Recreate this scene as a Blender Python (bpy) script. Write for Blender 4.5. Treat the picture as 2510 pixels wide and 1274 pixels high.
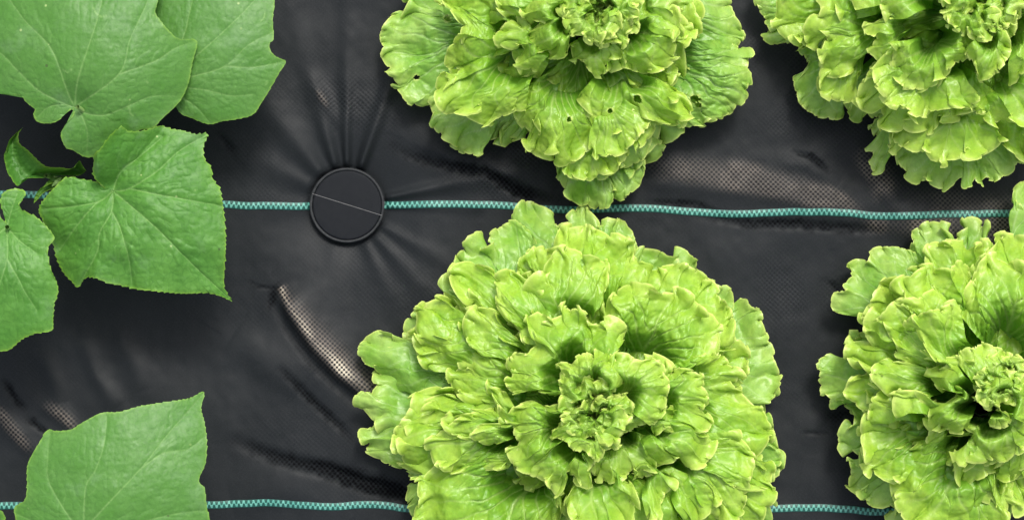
import bpy, math
import numpy as np
from mathutils import Vector

for o in list(bpy.data.objects): bpy.data.objects.remove(o)
SC = bpy.context.scene
COL = SC.collection
S = 0.0003            # metres per photo pixel at ground level
H = 5000.0            # camera height in the same units
R = math.radians

# ------------------------------------------------------------------ camera
cam = bpy.data.cameras.new('camera'); cam_o = bpy.data.objects.new('camera', cam); COL.objects.link(cam_o)
cam_o.location = (0, 0, H*S); cam_o.rotation_euler = (0, 0, 0)
cam.sensor_width = 36; cam.lens = 36*H/2510; cam.clip_end = 500; cam.clip_start = 0.01
SC.camera = cam_o
# ------------------------------------------------------------------ sky, sun, exposure
SUN_EL, SUN_AZ = 56, 18        # azimuth clockwise from the picture's top (+y)
w = bpy.data.worlds.new('World'); SC.world = w; w.use_nodes = True
nt = w.node_tree; bg = nt.nodes['Background']
sky = nt.nodes.new('ShaderNodeTexSky'); sky.sky_type = 'NISHITA'; sky.sun_disc = False
sky.sun_elevation = R(SUN_EL); sky.sun_rotation = R(SUN_AZ); sky.dust_density = 4; sky.air_density = 1.0
hs = nt.nodes.new('ShaderNodeHueSaturation'); hs.inputs['Saturation'].default_value = 0.42
nt.links.new(sky.outputs[0], hs.inputs['Color']); nt.links.new(hs.outputs[0], bg.inputs['Color'])
bg.inputs['Strength'].default_value = 0.145
sun = bpy.data.lights.new('sun', 'SUN'); sun.energy = 1.5; sun.angle = R(14); sun.color = (1.0, 0.96, 0.90)
sun_o = bpy.data.objects.new('sun', sun); COL.objects.link(sun_o)
d = Vector((math.sin(R(SUN_AZ))*math.cos(R(SUN_EL)), math.cos(R(SUN_AZ))*math.cos(R(SUN_EL)), math.sin(R(SUN_EL))))
sun_o.rotation_euler = d.to_track_quat('Z', 'Y').to_euler()
sun_o.location = (0, 0, 3)
SC.view_settings.view_transform = 'Standard'; SC.view_settings.look = 'None'
SC.view_settings.gamma = 1; SC.view_settings.exposure = 0.75

# ------------------------------------------------------------------ numeric helpers
def noise(x, y, seed=0):
    """smooth gradient-free value noise in -1..1"""
    x = np.asarray(x, float); y = np.asarray(y, float)
    xi = np.floor(x); yi = np.floor(y); fx = x-xi; fy = y-yi
    xi = xi.astype(np.int64); yi = yi.astype(np.int64)
    def h(a, b):
        n = (a*374761393 + b*668265263 + seed*1442695041) & 0x7fffffff
        n = ((n ^ (n >> 13))*1274126177) & 0x7fffffff
        n = ((n ^ (n >> 16))*974711) & 0x7fffffff
        return (n % 65536)/32767.5 - 1
    u = fx*fx*fx*(fx*(fx*6-15)+10); v = fy*fy*fy*(fy*(fy*6-15)+10)
    return ((h(xi, yi)*(1-u)+h(xi+1, yi)*u)*(1-v) + (h(xi, yi+1)*(1-u)+h(xi+1, yi+1)*u)*v)
def fbm(x, y, seed=0, n=3):
    s = 0; a = 1
    for i in range(n):
        s = s + a*noise(x*2**i+i*7.3, y*2**i-i*3.1, seed+i); a *= .5
    return s
def domes(x, y, seed=0):
    """rounded cells: 1 on a cell's crown, falling to about 0 in the creases between cells"""
    xi = np.floor(x).astype(np.int64); yi = np.floor(y).astype(np.int64); best = np.full(np.shape(x), 9.)
    for i in (-1, 0, 1):
        for j in (-1, 0, 1):
            a = xi+i; b = yi+j
            n = (a*374761393+b*668265263+seed*1442695041) & 0x7fffffff
            n = ((n ^ (n >> 13))*1274126177) & 0x7fffffff; n = n ^ (n >> 16)
            best = np.minimum(best, np.hypot(a+.15+.7*((n & 1023)/1023.)-x, b+.15+.7*(((n >> 10) & 1023)/1023.)-y))
    return np.clip(1-(best/.85)**2, 0, 1)
def sstep(a, b, x):
    t = np.clip((x-a)/(b-a), 0, 1); return t*t*(3-2*t)
def resample(p, step, closed=False, spline=True):
    p = np.array(p, float)
    if spline:
        n = len(p); out = []
        rng = range(n) if closed else range(n-1)
        for i in rng:
            if closed: a, b, c, e = p[(i-1) % n], p[i], p[(i+1) % n], p[(i+2) % n]
            else: a, b, c, e = p[max(i-1, 0)], p[i], p[i+1], p[min(i+2, n-1)]
            for t in np.arange(0, 1, .125):
                out.append(.5*((2*b)+(-a+c)*t+(2*a-5*b+4*c-e)*t*t+(-a+3*b-3*c+e)*t**3))
        out.append(p[0] if closed else p[-1]); p = np.array(out)
    elif closed: p = np.vstack([p, p[:1]])
    s = np.r_[0, np.cumsum(np.hypot(*np.diff(p, axis=0).T))]
    n = max(int(s[-1]/step), 8)
    q = np.linspace(0, s[-1], n+1)
    return np.c_[np.interp(q, s, p[:, 0]), np.interp(q, s, p[:, 1])], q
def gsmooth(a, sig, closed=False):
    k = int(sig*3)+1; t = np.arange(-k, k+1); g = np.exp(-.5*(t/sig)**2); g /= g.sum()
    if closed: b = np.concatenate([a[-k-1:-1], a, a[1:k+1]]) if len(a) > k+1 else np.concatenate([a[-1:].repeat(k, 0), a, a[:1].repeat(k, 0)])
    else:
        b = np.concatenate([2*a[0]-a[1:k+1][::-1], a, 2*a[-1]-a[-k-1:-1][::-1]]) if len(a) > k+1 else np.concatenate([a[:1].repeat(k, 0), a, a[-1:].repeat(k, 0)])
    return np.stack([np.convolve(b[:, i], g, 'valid') for i in range(a.shape[1])], 1)
def pdist(X, Y, poly):
    """distance, signed side (+ = left of travel in image space) and 0..1 parameter along a polyline"""
    poly = np.array(poly, float); best = np.full(X.shape, 1e9); side = np.zeros(X.shape); par = np.zeros(X.shape)
    L = np.r_[0, np.cumsum(np.hypot(*np.diff(poly, axis=0).T))]
    for i in range(len(poly)-1):
        a, b = poly[i], poly[i+1]; dx, dy = b-a; l2 = dx*dx+dy*dy+1e-9
        t = np.clip(((X-a[0])*dx+(Y-a[1])*dy)/l2, 0, 1)
        ex = X-a[0]-t*dx; ey = Y-a[1]-t*dy; dd = np.hypot(ex, ey)
        m = dd < best
        best = np.where(m, dd, best); side = np.where(m, np.sign(dx*ey-dy*ex), side)
        par = np.where(m, (L[i]+t*(L[i+1]-L[i]))/L[-1], par)
    return best, side, par
def WX(px, py, z):
    """photo point at height z (all in px units) -> metres"""
    k = 1-z/H
    return (px-1255)*k*S, -(py-637)*k*S, z*S

# ------------------------------------------------------------------ object helpers
def empty(name, label, cat, loc, group=None):
    o = bpy.data.objects.new(name, None); COL.objects.link(o); o.location = loc
    o.empty_display_size = .02
    o['label'] = label; o['category'] = cat
    if group: o['group'] = group
    return o
def mesh_from(name, V, F, mat, parent=None, attr=None, uv=None, label=None):
    me = bpy.data.meshes.new(name)
    V = np.asarray(V, np.float32)
    if parent is not None: V = V-np.array(parent.location, np.float32)
    F = np.asarray(F, np.int32)
    me.vertices.add(len(V)); me.vertices.foreach_set('co', V.ravel())
    k = F.shape[1]
    me.loops.add(F.size); me.loops.foreach_set('vertex_index', F.ravel())
    me.polygons.add(len(F)); me.polygons.foreach_set('loop_start', np.arange(0, F.size, k, dtype=np.int32))
    me.polygons.foreach_set('use_smooth', np.ones(len(F), bool))
    if attr is not None:
        a = me.color_attributes.new('tint', 'FLOAT_COLOR', 'POINT')
        a.data.foreach_set('color', np.asarray(attr, np.float32).ravel())
    if uv is not None:
        l = me.uv_layers.new(name='UVMap'); l.data.foreach_set('uv', np.asarray(uv, np.float32)[F.ravel()].ravel())
    me.materials.append(mat); me.update(calc_edges=True); me.validate()
    o = bpy.data.objects.new(name, me); COL.objects.link(o)
    if parent is not None: o.parent = parent
    if label: o['label'] = label
    return o
def gridfaces(m, n):
    i = np.arange(m-1)[:, None]*n+np.arange(n-1)[None]
    return np.stack([i, i+1, i+n+1, i+n], -1).reshape(-1, 4)
def tube(name, pts, rad, mat, parent, seg=10, label=None):
    """pts: list of (px,py,z) with a radius each (px units)"""
    P = np.array([WX(*p) for p in pts]); n = len(P)
    t = np.linspace(0, n-1, (n-1)*6+1)
    Q = gsmooth(np.stack([np.interp(t, range(n), P[:, i]) for i in range(3)], 1), 2.0)
    rr = np.interp(t, range(n), rad)*S
    T = np.gradient(Q, axis=0); T /= np.linalg.norm(T, axis=1)[:, None]+1e-12
    up = np.array([0.03, 0.02, 1.0]); A = np.cross(T, up); A /= np.linalg.norm(A, axis=1)[:, None]+1e-9
    B = np.cross(T, A); ph = np.linspace(0, 2*math.pi, seg+1)
    V = Q[:, None]+rr[:, None, None]*(A[:, None]*np.cos(ph)[None, :, None]+B[:, None]*np.sin(ph)[None, :, None])
    z = np.zeros((V.shape[0]*V.shape[1], 4)); z[:, 3] = 1; z[:, 1] = .6
    return mesh_from(name, V.reshape(-1, 3), gridfaces(len(Q), seg+1), mat, parent, attr=z, label=label)

# ------------------------------------------------------------------ materials
class NT:
    def __init__(s, name):
        s.m = bpy.data.materials.new(name); s.m.use_nodes = True; s.t = s.m.node_tree; s.t.nodes.clear()
        s.out = s.n('OutputMaterial')
    def n(s, k, **kw):
        nd = s.t.nodes.new('ShaderNode'+k)
        for a, b in kw.items(): setattr(nd, a, b)
        return nd
    def l(s, a, b): s.t.links.new(a, b)
    def set(s, sock, v):
        if isinstance(v, bpy.types.NodeSocket): s.l(v, sock)
        elif isinstance(v, (tuple, list)) and sock.type == 'RGBA': sock.default_value = (*v[:3], 1)
        else: sock.default_value = v
    def math(s, op, a, b=None, clamp=False):
        nd = s.n('Math', operation=op); nd.use_clamp = clamp; s.set(nd.inputs[0], a)
        if b is not None: s.set(nd.inputs[1], b)
        return nd.outputs[0]
    def mix(s, f, a, b, mode='MIX'):
        nd = s.n('Mix', data_type='RGBA', blend_type=mode); s.set(nd.inputs[0], f); s.set(nd.inputs[6], a); s.set(nd.inputs[7], b)
        return nd.outputs[2]
    def noise(s, vec, scale, detail=3, rough=.5):
        nd = s.n('TexNoise'); s.set(nd.inputs['Vector'], vec); nd.inputs['Scale'].default_value = scale
        nd.inputs['Detail'].default_value = detail; nd.inputs['Roughness'].default_value = rough; return nd.outputs[0]
    def ramp(s, f, lo, hi, a=0., b=1.):
        nd = s.n('MapRange'); s.set(nd.inputs[0], f); nd.inputs[1].default_value = lo; nd.inputs[2].default_value = hi
        nd.inputs[3].default_value = a; nd.inputs[4].default_value = b; return nd.outputs[0]
    def attr(s, name='tint'):
        a = s.n('Attribute', attribute_name=name); sp = s.n('SeparateColor'); s.l(a.outputs['Color'], sp.inputs[0])
        return sp.outputs[0], sp.outputs[1], sp.outputs[2]
    def bump(s, h, strength, dist, prev=None):
        nd = s.n('Bump'); nd.inputs['Strength'].default_value = strength; nd.inputs['Distance'].default_value = dist
        s.l(h, nd.inputs['Height'])
        if prev is not None: s.l(prev, nd.inputs['Normal'])
        return nd.outputs[0]

def leaf_mat(name, body, pale, deep, rim, vein, rough, trans, blister, tcol, spec=.5, fleck=0):
    k = NT(name); R_, G_, B_ = k.attr()
    co = k.n('TexCoord').outputs['Object']; 
    n1 = k.noise(co, 45, 3); n2 = k.noise(co, 190, 3, .6); n3 = k.noise(co, 900, 2)
    c = k.mix(k.ramp(n1, .35, .65), body, pale)
    c = k.mix(k.ramp(n2, .3, .7, 0, .35), c, deep)
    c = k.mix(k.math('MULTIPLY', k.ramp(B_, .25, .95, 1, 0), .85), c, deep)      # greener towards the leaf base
    c = k.mix(k.math('MULTIPLY', G_, .40), c, vein)
    c = k.mix(R_, c, rim)
    c = k.mix(k.ramp(n3, .35, .7, 0, .12), c, (0.9, 1.0, .7), 'OVERLAY')
    if fleck:
        ve = k.n('TexVoronoi', feature='DISTANCE_TO_EDGE'); wv_ = k.n('VectorMath', operation='MULTIPLY_ADD'); nc = k.n('TexNoise'); k.l(co, nc.inputs['Vector']); nc.inputs['Scale'].default_value = 140
        k.l(nc.outputs['Color'], wv_.inputs[0]); wv_.inputs[1].default_value = (.004, .004, 0); k.l(co, wv_.inputs[2]); k.l(wv_.outputs[0], ve.inputs['Vector']); ve.inputs['Scale'].default_value = 150
        c = k.mix(k.math('MULTIPLY', k.ramp(ve.outputs['Distance'], .075, .01), k.ramp(n2, .3, .6, .12, .5)), c, deep)
        fv = k.n('TexVoronoi', feature='F1'); k.l(co, fv.inputs['Vector']); fv.inputs['Scale'].default_value = fleck
        c = k.mix(k.math('MULTIPLY', k.ramp(fv.outputs['Distance'], .07, .035), k.ramp(n1, .45, .62)), c, (.45, .58, .22))
        fv2 = k.n('TexVoronoi', feature='F1'); k.l(co, fv2.inputs['Vector']); fv2.inputs['Scale'].default_value = fleck*.55
        c = k.mix(k.math('MULTIPLY', k.ramp(fv2.outputs['Distance'], .045, .03), .7), c, (.05, .08, .025))
        c = k.mix(k.ramp(k.noise(co, 28, 5, .65), .56, .70, 0, .35), c, (.20, .34, .16))
    vor = k.n('TexVoronoi', feature='SMOOTH_F1'); k.l(co, vor.inputs['Vector']); vor.inputs['Scale'].default_value = blister
    b = k.bump(vor.outputs['Distance'], .22 if fleck else .45, .0016)
    b = k.bump(n2, .15 if fleck else .35, .0012, b)
    b = k.bump(n3, .2, .0003, b)
    p = k.n('BsdfPrincipled'); k.l(c, p.inputs['Base Color']); k.l(b, p.inputs['Normal'])
    k.set(p.inputs['Roughness'], k.ramp(n2, .3, .7, rough-.06, rough+.1)); p.inputs['Specular IOR Level'].default_value = spec
    tr = k.n('BsdfTranslucent'); k.l(k.mix(1.0, c, tcol, 'MULTIPLY'), tr.inputs['Color']); k.l(b, tr.inputs['Normal'])
    mx = k.n('MixShader'); mx.inputs[0].default_value = trans
    k.l(p.outputs[0], mx.inputs[1]); k.l(tr.outputs[0], mx.inputs[2]); k.l(mx.outputs[0], k.out.inputs[0])
    return k.m
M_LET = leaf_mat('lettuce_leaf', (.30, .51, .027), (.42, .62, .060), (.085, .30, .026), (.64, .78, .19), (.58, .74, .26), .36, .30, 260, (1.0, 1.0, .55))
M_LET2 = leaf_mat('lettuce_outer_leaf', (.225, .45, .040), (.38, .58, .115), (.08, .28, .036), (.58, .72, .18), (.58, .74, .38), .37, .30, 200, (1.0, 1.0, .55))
M_CUC = leaf_mat('cucumber_leaf', (.068, .215, .026), (.100, .265, .040), (.045, .165, .018), (.20, .38, .04), (.24, .42, .13), .50, .25, 330, (1.0, 1.0, .5), .4, 75)
M_CUCG = leaf_mat('cucumber_old_leaf', (.074, .212, .030), (.095, .236, .045), (.058, .172, .028), (.18, .34, .05), (.22, .38, .12), .48, .22, 330, (1.0, 1.0, .6), .4, 60)

def stem_mat():
    k = NT('stem'); co = k.n('TexCoord').outputs['Object']; n = k.noise(co, 300, 3)
    c = k.mix(n, (.14, .27, .06), (.28, .42, .14)); p = k.n('BsdfPrincipled'); k.l(c, p.inputs['Base Color'])
    p.inputs['Roughness'].default_value = .55; k.l(k.bump(k.noise(co, 1200, 2), .4, .0004), p.inputs['Normal'])
    k.l(p.outputs[0], k.out.inputs[0]); return k.m
M_STEM = stem_mat()

PW = 12.2*S
def fabric_mat():
    k = NT('woven_fabric'); R_, G_, B_ = k.attr()      # R sun glints painted tan, G crease shade painted black, B open weave
    tc = k.n('TexCoord').outputs['Object']
    wob = k.n('TexNoise'); k.l(tc, wob.inputs['Vector']); wob.inputs['Scale'].default_value = 18; wob.inputs['Detail'].default_value = 2
    vm = k.n('VectorMath', operation='MULTIPLY_ADD'); k.l(wob.outputs['Color'], vm.inputs[0]); vm.inputs[1].default_value = (.006, .006, 0); k.l(tc, vm.inputs[2])
    sp = k.n('SeparateXYZ'); k.l(vm.outputs[0], sp.inputs[0])
    sx = k.math('SINE', k.math('MULTIPLY', sp.outputs[0], 2*math.pi/PW)); sy = k.math('SINE', k.math('MULTIPLY', sp.outputs[1], 2*math.pi/PW))
    wv = k.math('ADD', k.math('MULTIPLY', k.math('MULTIPLY', sx, sy), .5), .5)          # plain weave, 0..1
    big = k.noise(tc, 9, 4); mid = k.noise(tc, 45, 4, .6); fine = k.noise(tc, 1500, 3, .7); spk = k.noise(tc, 420, 2, .6)
    base = k.mix(k.ramp(big, .35, .65), (.0085, .0104, .0119), (.0132, .0156, .0175))
    base = k.mix(k.ramp(mid, .35, .7, 0, .5), base, (.0122, .0144, .0160))
    base = k.mix(k.ramp(fine, .45, .75, 0, .45), base, (.036, .039, .042))
    base = k.mix(k.math('MULTIPLY', k.ramp(wv, .50, .25), k.math('MULTIPLY', B_, .95)), base, (.003, .003, .0035))
    glint = k.mix(spk, (.10, .080, .062), (.26, .215, .175)); glint = k.mix(k.ramp(R_, .6, 1), glint, (.52, .46, .35))  # tan to cream colour standing in for sunlit threads
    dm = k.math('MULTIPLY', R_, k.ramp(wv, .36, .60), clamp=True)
    base = k.mix(dm, base, glint)
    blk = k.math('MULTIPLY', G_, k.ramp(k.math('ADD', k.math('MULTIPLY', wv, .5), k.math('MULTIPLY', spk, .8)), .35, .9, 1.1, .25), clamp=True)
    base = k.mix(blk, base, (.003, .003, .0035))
    p = k.n('BsdfPrincipled'); k.l(base, p.inputs['Base Color'])
    rg = k.math('ADD', k.ramp(mid, .3, .7, .46, .56), k.math('MULTIPLY', G_, .3)); k.set(p.inputs['Roughness'], rg)
    k.set(p.inputs['Specular IOR Level'], k.math('SUBTRACT', k.ramp(R_, 0, 1, .13, .32), k.math('MULTIPLY', G_, .12)))
    hw = k.math('MULTIPLY', wv, k.ramp(B_, 0, 1, .0, 1.0))
    b = k.bump(hw, .5, .0006); b = k.bump(fine, .12, .0003, b)
    k.l(b, p.inputs['Normal']); k.l(p.outputs[0], k.out.inputs[0]); return k.m
M_FAB = fabric_mat()
def stripe_mat():
    k = NT('woven_teal_stripe'); uv = k.n('UVMap').outputs[0]; sp = k.n('SeparateXYZ'); k.l(uv, sp.inputs[0])
    u = k.math('FRACT', sp.outputs[0])                                            # u: stitches, v: -1..1 across
    tri = k.math('SUBTRACT', k.math('MULTIPLY', k.math('ABSOLUTE', k.math('SUBTRACT', u, .5)), 4), 1)
    pl = k.ramp(tri, -.32, .32, -1, 1)
    dv = k.math('ABSOLUTE', k.math('SUBTRACT', sp.outputs[1], k.math('MULTIPLY', pl, .46)))
    zig = k.ramp(dv, .36, .50, 1, 0)
    tc = k.n('TexCoord').outputs['Object']; n = k.noise(tc, 160, 3); nf = k.noise(tc, 1800, 2)
    light = k.mix(k.ramp(n, .3, .7), (.065, .28, .225), (.15, .42, .345)); dark = (.004, .062, .048)
    c = k.mix(zig, dark, light); c = k.mix(k.ramp(nf, .4, .7, 0, .25), c, (.03, .16, .13))
    p = k.n('BsdfPrincipled'); k.l(c, p.inputs['Base Color']); p.inputs['Roughness'].default_value = .5
    k.l(k.bump(zig, .8, .0006), p.inputs['Normal']); k.l(p.outputs[0], k.out.inputs[0]); return k.m
M_STR = stripe_mat()
def plain(name, a, b, rough, sc=200, bumpd=.0002, st=.2, spec=.5):
    k = NT(name); co = k.n('TexCoord').outputs['Object']; n = k.noise(co, sc, 4, .6); nf = k.noise(co, sc*8, 2)
    c = k.mix(k.ramp(n, .3, .7), a, b); p = k.n('BsdfPrincipled'); k.l(c, p.inputs['Base Color'])
    k.set(p.inputs['Roughness'], k.ramp(n, .3, .7, rough-.06, rough+.08)); p.inputs['Specular IOR Level'].default_value = spec
    k.l(k.bump(nf, st, bumpd), p.inputs['Normal']); k.l(p.outputs[0], k.out.inputs[0]); return k.m
M_CAP = plain('black_plastic', (.0085, .0100, .0125), (.0125, .0140, .0165), .6, spec=.10)
M_RIM = plain('highlit_plastic_rim', (.020, .022, .024), (.040, .042, .044), .55, spec=.15)  # light caught by the bevel, painted in as a paler grey
M_SEAM = plain('pale_scratch', (.12, .12, .12), (.22, .22, .22), .45)
M_SOIL = plain('soil', (.05, .035, .022), (.11, .08, .055), .9, 30, .01, .6)

# ------------------------------------------------------------------ the woven fabric on the ground
PEG = (850., 503.)
def ridge(X, Y, poly, wl, wr, h, grow=None):
    m = (X > min(p[0] for p in poly)-4*max(wl, wr)) & (X < max(p[0] for p in poly)+4*max(wl, wr)) & \
        (Y > min(p[1] for p in poly)-4*max(wl, wr)) & (Y < max(p[1] for p in poly)+4*max(wl, wr))
    out = np.zeros(X.shape)
    if not m.any(): return out
    dd, sd, t = pdist(X[m], Y[m], poly)
    wdt = np.where(sd > 0, wr, wl)
    e = np.clip(np.sin(np.pi*np.clip(t, .02, .98)), 0, 1)**.6 if grow is None else (sstep(0, grow, t) if grow > 0 else 1-sstep(1+grow, 1, t))
    out[m] = h*e*np.exp(-(dd/wdt)**2); return out
FOLDS = [  # (polyline, width one side, width other side, height)
    ([(680, 698), (712, 765), (768, 845), (835, 918), (900, 970), (980, 1030)], 55, 13, 25, .16),
    ([(1560, 440), (1750, 462), (1900, 478), (2080, 520), (2200, 555), (2400, 600)], 75, 28, 8, .08),
    ([(2110, 350), (2150, 420), (2190, 500), (2240, 560)], 50, 30, 10, None),
    ([(770, 210), (800, 250), (835, 320)], 22, 16, 7, None),
    ([(-20, 990), (30, 1050), (90, 1120)], 26, 22, 11, None),
    ([(90, 985), (150, 1020), (200, 1080)], 28, 18, 9, None),
    ([(90, 850), (130, 930), (150, 990)], 24, 20, 8, None),
    ([(200, 830), (235, 920), (290, 1000)], 26, 20, 10, None),
    ([(290, 800), (330, 900), (350, 960)], 30, 24, 7, None),
    ([(560, 830), (640, 880), (740, 960)], 60, 40, 12, None),
    ([(560, 1230), (700, 1200), (850, 1225)], 60, 40, 9, None),
    ([(1890, 395), (1980, 405), (2060, 450)], 30, 20, 6, None),
    ([(1000, 345), (1130, 395), (1250, 430), (1370, 480)], 40, 12, 8, None),
]
GROOVES = [  # (polyline, half width, depth, how black the crease shade is painted)
    ([(690, 905), (760, 975), (860, 1070)], 11, 7, .9),
    ([(664, 722), (700, 800), (760, 880), (830, 950), (900, 1010)], 12, 6, .35),
    ([(575, 1078), (640, 1108), (720, 1132), (800, 1148), (900, 1185), (1010, 1215), (1080, 1230)], 17, 14, 1.0),
    ([(800, 1150), (880, 1180), (960, 1200), (1050, 1215)], 24, 8, .8),
    ([(965, 360), (1000, 380), (1060, 398), (1130, 412), (1190, 420), (1230, 445), (1290, 475), (1370, 492)], 13, 6, .85),
    ([(1190, 420), (1250, 462), (1310, 490)], 12, 5, .8),
    ([(1590, 497), (1700, 500), (1760, 522)], 8, 4, .7),
    ([(1720, 530), (1830, 546), (1960, 548), (2110, 562), (2160, 566)], 12, 8, .95),
    ([(1948, 374), (1990, 385), (2030, 420)], 7, 4, .8),
    ([(538, 330), (555, 350), (575, 372)], 11, 4, .55),
    ([(8, 930), (30, 970), (60, 1000)], 8, 5, .9),
    ([(68, 1025), (115, 1062)], 8, 5, .9),
    ([(662, 755), (668, 728), (680, 700)], 10, 4, .8),
    ([(610, 690), (640, 705), (680, 706)], 5, 2, .6),
    ([(2028, 1005), (2040, 1020), (2100, 1010)], 12, 3, .6),
    ([(2030, 690), (2045, 700), (2060, 720)], 8, 4, .7),
    ([(1965, 1060), (2030, 1062)], 6, 2, .4),
]
PUCK = [(106, 7, 11, 170), (90, 5, 11, 170), (70, 6, 15, 190), (129, 12, 11, 160), (152, 12, 7, 130), (11, 5, 9, 250), (-1, 4, 5, 150),
        (-30, 7, 5, 150), (-47, 8, 6, 170), (-64, 8, 4, 140), (180, 12, 3, 100), (-105, 14, 3, 120)]
def FH(X, Y):
    """height of the fabric (px units)"""
    X = np.asarray(X, float); Y = np.asarray(Y, float)
    z = 9*fbm(X/420, Y/360, 5, 3)+1.6*noise(X/55+3, Y/70, 9)+.5*noise(X/21, Y/24, 11)
    dx = X-PEG[0]; dy = -(Y-PEG[1]); r = np.hypot(dx, dy)+1e-6; a = np.degrees(np.arctan2(dy, dx))
    near = np.exp(-np.clip(r-92, 0, None)/75)
    z = z*(1-.93*np.exp(-(r/170)**4))-24*near
    for ang, wd, h, ln in PUCK:
        if h == 0: continue
        da = (a-ang+180) % 360-180
        z = z+h*1.9*np.exp(-(da/(wd*.95))**2*(1+.9*np.clip((r-92)/ln, 0, 2)))*np.exp(-np.clip(r-92, 0, None)/ln)*sstep(80, 112, r)
    for f in FOLDS: z = z+ridge(X, Y, *f)
    for poly, wdt, dep, bk in GROOVES: z = z-ridge(X, Y, poly, wdt*.9, wdt*.9, dep)
    z = np.where(r < 96, np.minimum(z, -22), z)
    return z
def axis(lo, hi, step, far):
    c = np.arange(lo, hi+step, step); g = []; x = 0; st = step
    while x < far: st *= 1.18; x += st; g.append(x)
    g = np.array(g); return np.r_[(lo-g)[::-1], c, c[-1]+g]
xs = axis(-60, 2570, 3.0, 5200); ys = axis(-60, 1334, 3.0, 3600)
GX, GY = np.meshgrid(xs, ys)
GZ = FH(GX, GY)
glint = np.zeros(GX.shape); blk = np.zeros(GX.shape); wve = np.zeros(GX.shape)+.05
def blob(poly, wl, wr, amt, grow=None): return ridge(GX, GY, poly, wl, wr, amt, grow)
def bn(sc, seed): return .55+.6*noise(GX/sc, GY/sc, seed)
glint += np.maximum(np.maximum(blob([(686, 702), (705, 738), (735, 785)], 13, 7, 1.1, .03), blob([(700, 728), (742, 792), (790, 858)], 24, 12, 1.1)), blob([(740, 785), (795, 862), (848, 915), (900, 950), (960, 1000)], 30, 16, 1.1))*np.clip(bn(60, 3), .5, 1.1)  # highlight along the left fold, put into the colour
tan1 = blob([(1560, 398), (1700, 425), (1850, 448), (1960, 472), (2080, 505)], 42, 32, .52)*np.clip(bn(45, 4), .6, 1.2)  # tan bands: painted glints where the weave catches the sun
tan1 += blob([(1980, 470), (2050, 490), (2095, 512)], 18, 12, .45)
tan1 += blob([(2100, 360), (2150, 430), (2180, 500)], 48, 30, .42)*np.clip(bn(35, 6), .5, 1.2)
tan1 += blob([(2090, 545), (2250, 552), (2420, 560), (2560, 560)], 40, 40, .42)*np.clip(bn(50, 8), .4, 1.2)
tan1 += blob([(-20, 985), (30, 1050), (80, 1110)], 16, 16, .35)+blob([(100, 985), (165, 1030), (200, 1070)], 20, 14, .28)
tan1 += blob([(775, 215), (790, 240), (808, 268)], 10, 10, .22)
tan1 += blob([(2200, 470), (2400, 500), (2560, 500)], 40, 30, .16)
glint += sstep(.04, .30, tan1)*.50*np.clip(bn(24, 14)+.25, .65, 1); 
wv_r = tan1*1.6+blob([(2150, 300), (2050, 300), (1960, 130), (1900, 160)], 90, 90, .5)+blob([(1230, 360), (1300, 370), (1340, 400)], 45, 45, .7) \
    +blob([(1850, 740), (1980, 700)], 90, 90, .4)+blob([(720, 220), (1000, 290)], 60, 60, .5)+blob([(1050, 390), (1360, 490)], 40, 40, .5)+blob([(600, 720), (640, 800)], 70, 60, .15)
wve += np.clip(wv_r, 0, 1)+np.clip(glint, 0, 1)+.18*np.clip(fbm(GX/160, GY/120, 31, 2), 0, 1)
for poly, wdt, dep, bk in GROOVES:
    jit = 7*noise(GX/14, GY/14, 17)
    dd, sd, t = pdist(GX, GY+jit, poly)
    blk += bk*np.exp(-(dd/wdt)**2)*np.clip(np.sin(np.pi*np.clip(t, .03, .97)), 0, 1)**.5  # shade in the creases, painted into the colour as black
blk = np.clip(blk, 0, 1); glint = np.clip(glint, 0, 1)*(1-blk); wve = np.clip(wve+blk*.5, 0, 1)
att = np.stack([glint, blk, wve, np.ones(GX.shape)], -1).reshape(-1, 4)
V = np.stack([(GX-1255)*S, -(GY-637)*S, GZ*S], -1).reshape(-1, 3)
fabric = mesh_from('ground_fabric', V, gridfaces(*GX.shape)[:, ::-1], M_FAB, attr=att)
fabric['kind'] = 'structure'; fabric['label'] = 'black woven weed control fabric creased over the bed'
def stripe(pts):
    c, q = resample(pts, 3.0); n = len(c); t = np.gradient(c, axis=0); t /= np.linalg.norm(t, axis=1)[:, None]
    nn = np.c_[-t[:, 1], t[:, 0]]; v = np.linspace(-1, 1, 9)
    c = c+nn*(.8*noise(q/37, q*0, 3))[:, None]
    P = c[:, None]+nn[:, None]*(v*9.2)[None, :, None]
    Z = FH(P[..., 0], P[..., 1])+1.2+1.6*(1-v**2)[None]
    V = np.stack([(P[..., 0]-1255)*S, -(P[..., 1]-637)*S, Z*S], -1).reshape(-1, 3)
    uv = np.stack([np.repeat(q/12.15, 9), np.tile(-v, n)], 1)
    return mesh_from('woven_stripe', V, gridfaces(n, 9), M_STR, fabric, uv=uv)
stripe([(-1200, 470), (-300, 474), (0, 476), (120, 480), (300, 492), (450, 499), (550, 501), (600, 504), (760, 505), (850, 505), (945, 503), (1100, 501), (1240, 504), (1300, 511), (1400, 514),
        (1500, 511), (1600, 511), (1700, 519), (1800, 524), (1950, 520), (2060, 521), (2140, 529), (2220, 529), (2320, 525), (2510, 523), (2800, 520), (3900, 520)])
stripe([(-1200, 1242), (-200, 1240), (60, 1239), (300, 1236), (520, 1236), (640, 1231), (700, 1233), (800, 1240), (900, 1236), (960, 1240), (1010, 1246), (1200, 1250), (1500, 1252), (1800, 1246),
        (1900, 1245), (2000, 1243), (2080, 1247), (2140, 1253), (2220, 1250), (2400, 1240), (2500, 1237), (2700, 1240), (3900, 1240)])
bpy.ops.mesh.primitive_grid_add(x_subdivisions=40, y_subdivisions=40, size=120, location=(0, 0, -.035))
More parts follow.
